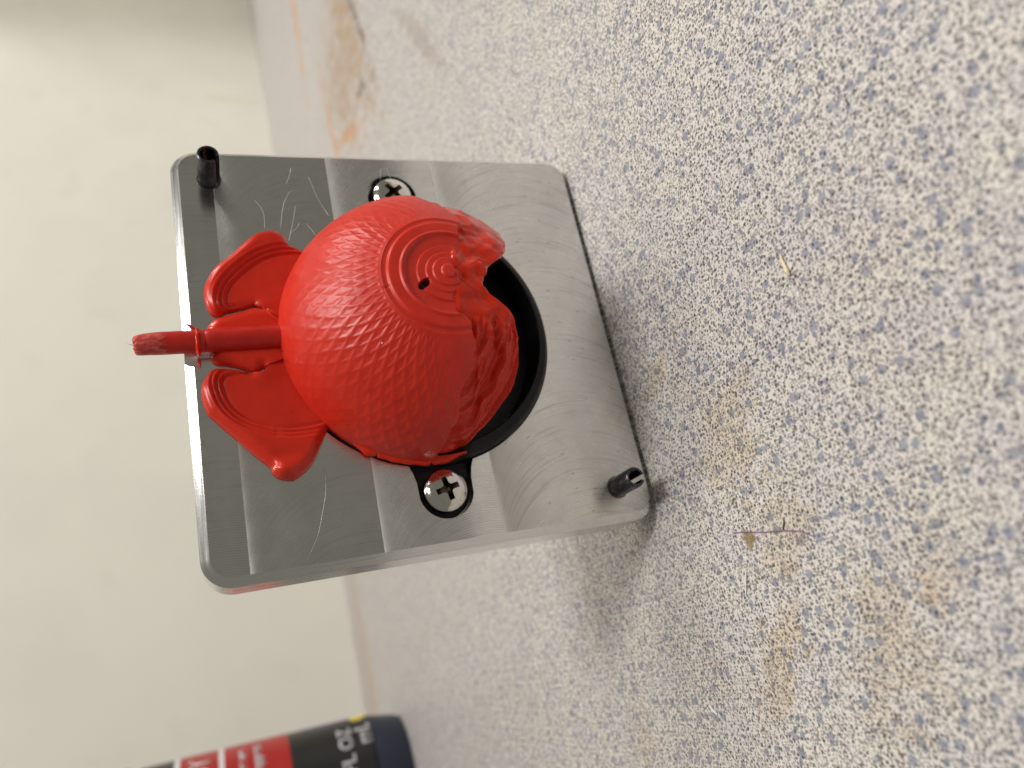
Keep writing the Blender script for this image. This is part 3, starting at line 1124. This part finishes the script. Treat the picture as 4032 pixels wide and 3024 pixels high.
for q, dzz in ((0.75, 0.25), (0.45, 0.30), (0.02, 0.15)):
    P.append(cen + (last - cen) * q + np.array([0, 0, dzz]) + 0.22 * np.stack([a * 0, a * 0, pnoise(np.cos(a) * 3, np.sin(a) * 3, q * 4)], -1))
grid_mesh('sprue', np.array(P), SPRUE, red, closed_u=True)
# collar flake torn up round the sprue
a = np.linspace(0, 2 * np.pi, 64, endpoint=False)
lobe = 0.45 + 0.55 * np.exp(-((np.degrees(a) - 200) / 26) ** 2) * 2.2 + 0.9 * np.exp(-((np.degrees(a) - 20) / 10) ** 2) + 0.25 * pnoise(np.cos(a) * 2.5, np.sin(a) * 2.5, 3.0)
up = 0.35 * pnoise(np.cos(a) * 1.8 + 4, np.sin(a) * 1.8, 6.0)
sec = []
for k in range(11):
    t = math.pi * k / 10 - math.pi / 2
    rr = 2.2 + lobe * math.cos(t) + 0.15
    sec.append(np.stack([SXc + rr * np.cos(a), np.minimum(SYc + rr * np.sin(a), -0.1), 98.75 + up + 0.36 * math.sin(t) + 0.25 * (lobe - 0.5) * math.cos(t) * np.cos(a)], -1))
P = np.array(sec)
grid_mesh('collar_flake', P, RED, red, closed_u=True, attrs={'gloss': np.full(P.shape[:2], 0.8), 'hole': np.zeros(P.shape[:2])})
v, f = tube([(1.9, -1.2, 98.9), (3.2, -1.5, 99.2), (4.0, -1.8, 99.9), (4.4, -1.9, 100.5)], 0.42, 8, [0.7, 1.0, 0.9, 0.4])
o = mesh('torn_sliver', v, f, SPRUE, red)
v, f = tube([(-0.2, -2.6, 110.6), (0.0, -2.7, 111.2), (0.25, -2.8, 111.9)], 0.07, 6, [1, 0.8, 0.4])
mesh('hair_string', v, f, SPRUE, red)

# ------------------------------------------------------------------ bottle
BX, BY, BR = -132.0, 383.0, 38.0
bot = thing('label_bottle', 'black bottle with red and white label cut off by the bottom picture edge', 'bottle', (BX, BY, 0))
v, f = solid_lathe([(30.5, 0.0), (32.6, 0.8), (34.2, 3.2), (36.6, 16.5), (37.3, 19.5), (37.2, 21.5), (36.4, 22.2)], 'Z', (BX, BY, 0), 72)
mesh('base', v, f, NAVY, bot)
v, f = solid_lathe([(36.4, 22.0), (37.6, 22.6), (38, 24), (38, 152), (37.2, 154.5), (35.6, 156.0)], 'Z', (BX, BY, 0), 96)
body_b = mesh('body', v, f, LABELBLACK, bot)
v, f = solid_lathe([(35.6, 156.0), (38.6, 157.4), (39.3, 160), (39.0, 165), (36, 174), (28, 186), (17, 194), (14, 196), (14, 216), (13, 218)], 'Z', (BX, BY, 0), 72)
mesh('shoulder', v, f, NAVY, bot)


def band(name, z0, z1, a0, a1, mat, off):
    aa = np.radians(np.linspace(a0, a1, 60))
    P = []
    for r, z in ((BR, z0), (BR + off, z0), (BR + off, z1), (BR, z1)):
        P.append(np.stack([BX + r * np.cos(aa), BY + r * np.sin(aa), np.full(aa.shape, z)], -1))
    return grid_mesh(name, np.array(P), mat, body_b, angle=30)


band('label_field', 70.6, 134.0, -200, 40, LABELWHITE, 0.10)
band('label_panel', 70.5, 107.0, -198, 38, LABELRED, 0.22)
band('label_panel', 110.0, 131.0, -198, 38, LABELRED, 0.22)
band('label_stripe', 30.5, 62.0, -9, 12, LABELBLUE, 0.12)
P = []
aa = np.radians(np.linspace(-17, 4, 30))
tt = np.linspace(-1, 1, 30)
for r, sg in ((BR, -1), (BR + 0.25, -1), (BR + 0.25, 1), (BR, 1)):
    P.append(np.stack([BX + r * np.cos(aa), BY + r * np.sin(aa), 27.0 + sg * 5.0 * np.sqrt(np.clip(1 - tt ** 2, 0, 1)) - 1 * tt], -1))
grid_mesh('label_mark', np.array(P), LABELYELLOW, body_b, angle=30)


def text_on_bottle(body_txt, z, size, a_right, mat):
    """lettering wrapped round the bottle, its right end at angle a_right"""
    cu = bpy.data.curves.new('lettering', 'FONT')
    cu.body = body_txt
    cu.size = size * S
    cu.align_x = 'RIGHT'
    cu.extrude = 0.0
    cu.offset = 0.00022
    o = bpy.data.objects.new('lettering_tmp', cu)
    COL.objects.link(o)
    bpy.context.view_layer.update()
    me = bpy.data.meshes.new_from_object(o.evaluated_get(bpy.context.evaluated_depsgraph_get()))
    bpy.data.objects.remove(o)
    bm = bmesh.new()
    bm.from_mesh(me)
    ext = bmesh.ops.extrude_face_region(bm, geom=bm.faces[:])
    for vv in ext['geom']:
        if isinstance(vv, bmesh.types.BMVert):
            vv.co.z += 0.0003
    for vv in bm.verts:
        ang = math.radians(a_right) + vv.co.x * 1000 / BR
        r = BR + 0.15 + vv.co.z * 1000
        vv.co = Vector((r * math.cos(ang), r * math.sin(ang), z + vv.co.y * 1000)) * S
    bmesh.ops.recalc_face_normals(bm, faces=bm.faces)
    bm.to_mesh(me)
    bm.free()
    me.materials.clear()
    me.materials.append(mat.m)
    ob = link_obj('lettering', me, body_b)
    return ob


text_on_bottle('FL OZ', 34.5, 11.5, -29, LABELGREY)
text_on_bottle('mL', 22.6, 13.5, -27, LABELGREY)
text_on_bottle('OUT', 115.0, 15.5, -21, LABELWHITE)
for i, (z, ar) in enumerate(((95.0, -22), (86.5, -20))):
    text_on_bottle(('one we', 'oppers')[i], z, 8.0, ar, LABELGREY)

# ------------------------------------------------------------------ far container and wall tape
cx, cy = 1028.0, 640.0
box = thing('white_container', 'cream white container just showing at the top edge of the photo', 'container', (cx, cy, 0))
prof = [(95, 4), (99, 5.0), (104, 9), (107, 16), (109, 40), (119, 420), (119, 425), (114, 425), (104, 40), (60, 30), (1, 30)]  # unseen upper height drawn extra tall to throw shade on the wall
P = lathe(prof, 'Z', (cx, cy, 0), 96)
grid_mesh('body', P, CREAM, box, closed_u=True, angle=40)
v, f = solid_lathe([(90, 0.3), (93, 0.3), (93, 5), (90, 5)], 'Z', (cx, cy, 0), 64)
mesh('foot_rim', v, f, CREAM, box)

u = Vector((1, 0.1985, 0)).normalized()
nrm = Vector((0.1985, -1, 0)).normalized()
p0 = Vector((657, WY(657), 8))
V = []
for off in (0.05, 0.35):
    for s_, z in ((0, 8), (13, 8), (14, 74), (1, 74)):
        p = Vector((657, WY(657), 0)) + u * s_ + nrm * off
        V.append((p.x, p.y, z))
tape = mesh('tape_strip', V, [(0, 1, 2, 3), (7, 6, 5, 4), (0, 4, 5, 1), (1, 5, 6, 2), (2, 6, 7, 3), (3, 7, 4, 0)], TAPE, origin=(657, WY(657), 8), smooth=False)
tag(tape, 'yellowed strip of tape on the blurred wall above the table', 'tape')

# ------------------------------------------------------------------ crumbs on the table
v, f = tube([(-17.3, -63.1, 0.45), (-18.4, -63.0, 0.5), (-20.3, -63.25, 0.55), (-21.0, -63.3, 0.6), (-21.7, -63.4, 0.5)], 0.36, 7, [0.5, 0.8, 1.0, 1.2, 0.5])
tag(mesh('wood_splinter', v, f, WOOD, origin=(-19, -63, 0), smooth=False), 'pale wood splinter lying on the speckled table', 'splinter')
v, f = tube([(-68.2, -25.6, 0.2), (-70.2, -24.5, 0.22), (-72.4, -23.4, 0.2)], 0.2, 6, [0.7, 1, 0.6])
tag(mesh('white_fiber', v, f, WHITEFIB, origin=(-70, -24, 0)), 'short straight white fibre on the stained part of the table', 'fiber')
pth = [(-60.3, -25.7, 0.12), (-60.9, -29.5, 0.12), (-61.9, -34.0, 0.12), (-62.6, -38.5, 0.12), (-63.2, -42.0, 0.12), (-63.9, -45.0, 0.12), (-65.4, -47.5, 0.1)]
v, f = tube(pth, 0.10, 6)
tag(mesh('purple_thread', v, f, PURPLE, origin=(-62, -35, 0)), 'thin purple thread crossing a brown stain on the table', 'thread')
v, f = tube([(-61.1, -41.4, 0.15), (-61.9, -40.9, 0.18), (-62.7, -40.3, 0.14)], 0.15, 6, [0.6, 1, 0.8])
tag(mesh('dark_fleck', v, f, DARKFIB, origin=(-62, -41, 0)), 'short dark brown fleck beside the purple thread', 'fleck')
v, f = tube([(-93.5, 1.5, 0.15), (-94.6, 0.6, 0.2), (-95.4, -0.6, 0.15)], 0.32, 6, [0.6, 1, 0.5])
tag(mesh('white_chip', v, f, WHITEFIB, origin=(-94.5, 0, 0)), 'small white chip near the bottom edge of the photo', 'chip')
# white crumb on the dome
d = Vector((math.sin(math.radians(38.4)) * math.cos(math.radians(130.8)), -math.cos(math.radians(38.4)), math.sin(math.radians(38.4)) * math.sin(math.radians(130.8))))
pc = Vector((0, 0, CZ)) + d * 31.05
V = [tuple(pc + Vector((random.uniform(-1, 1), random.uniform(-1, 1), random.uniform(-1, 1))).normalized() * 0.30) for _ in range(10)]
bm = bmesh.new()
for q in V:
    bm.verts.new((Vector(q) - pc) * S)
bmesh.ops.convex_hull(bm, input=bm.verts)
me = bpy.data.meshes.new('white_crumb')
bm.to_mesh(me)
bm.free()
me.materials.append(WHITEFIB.m)
cr = link_obj('white_crumb', me, None, tuple(pc))
tag(cr, 'tiny white crumb stuck on the red dome', 'crumb')
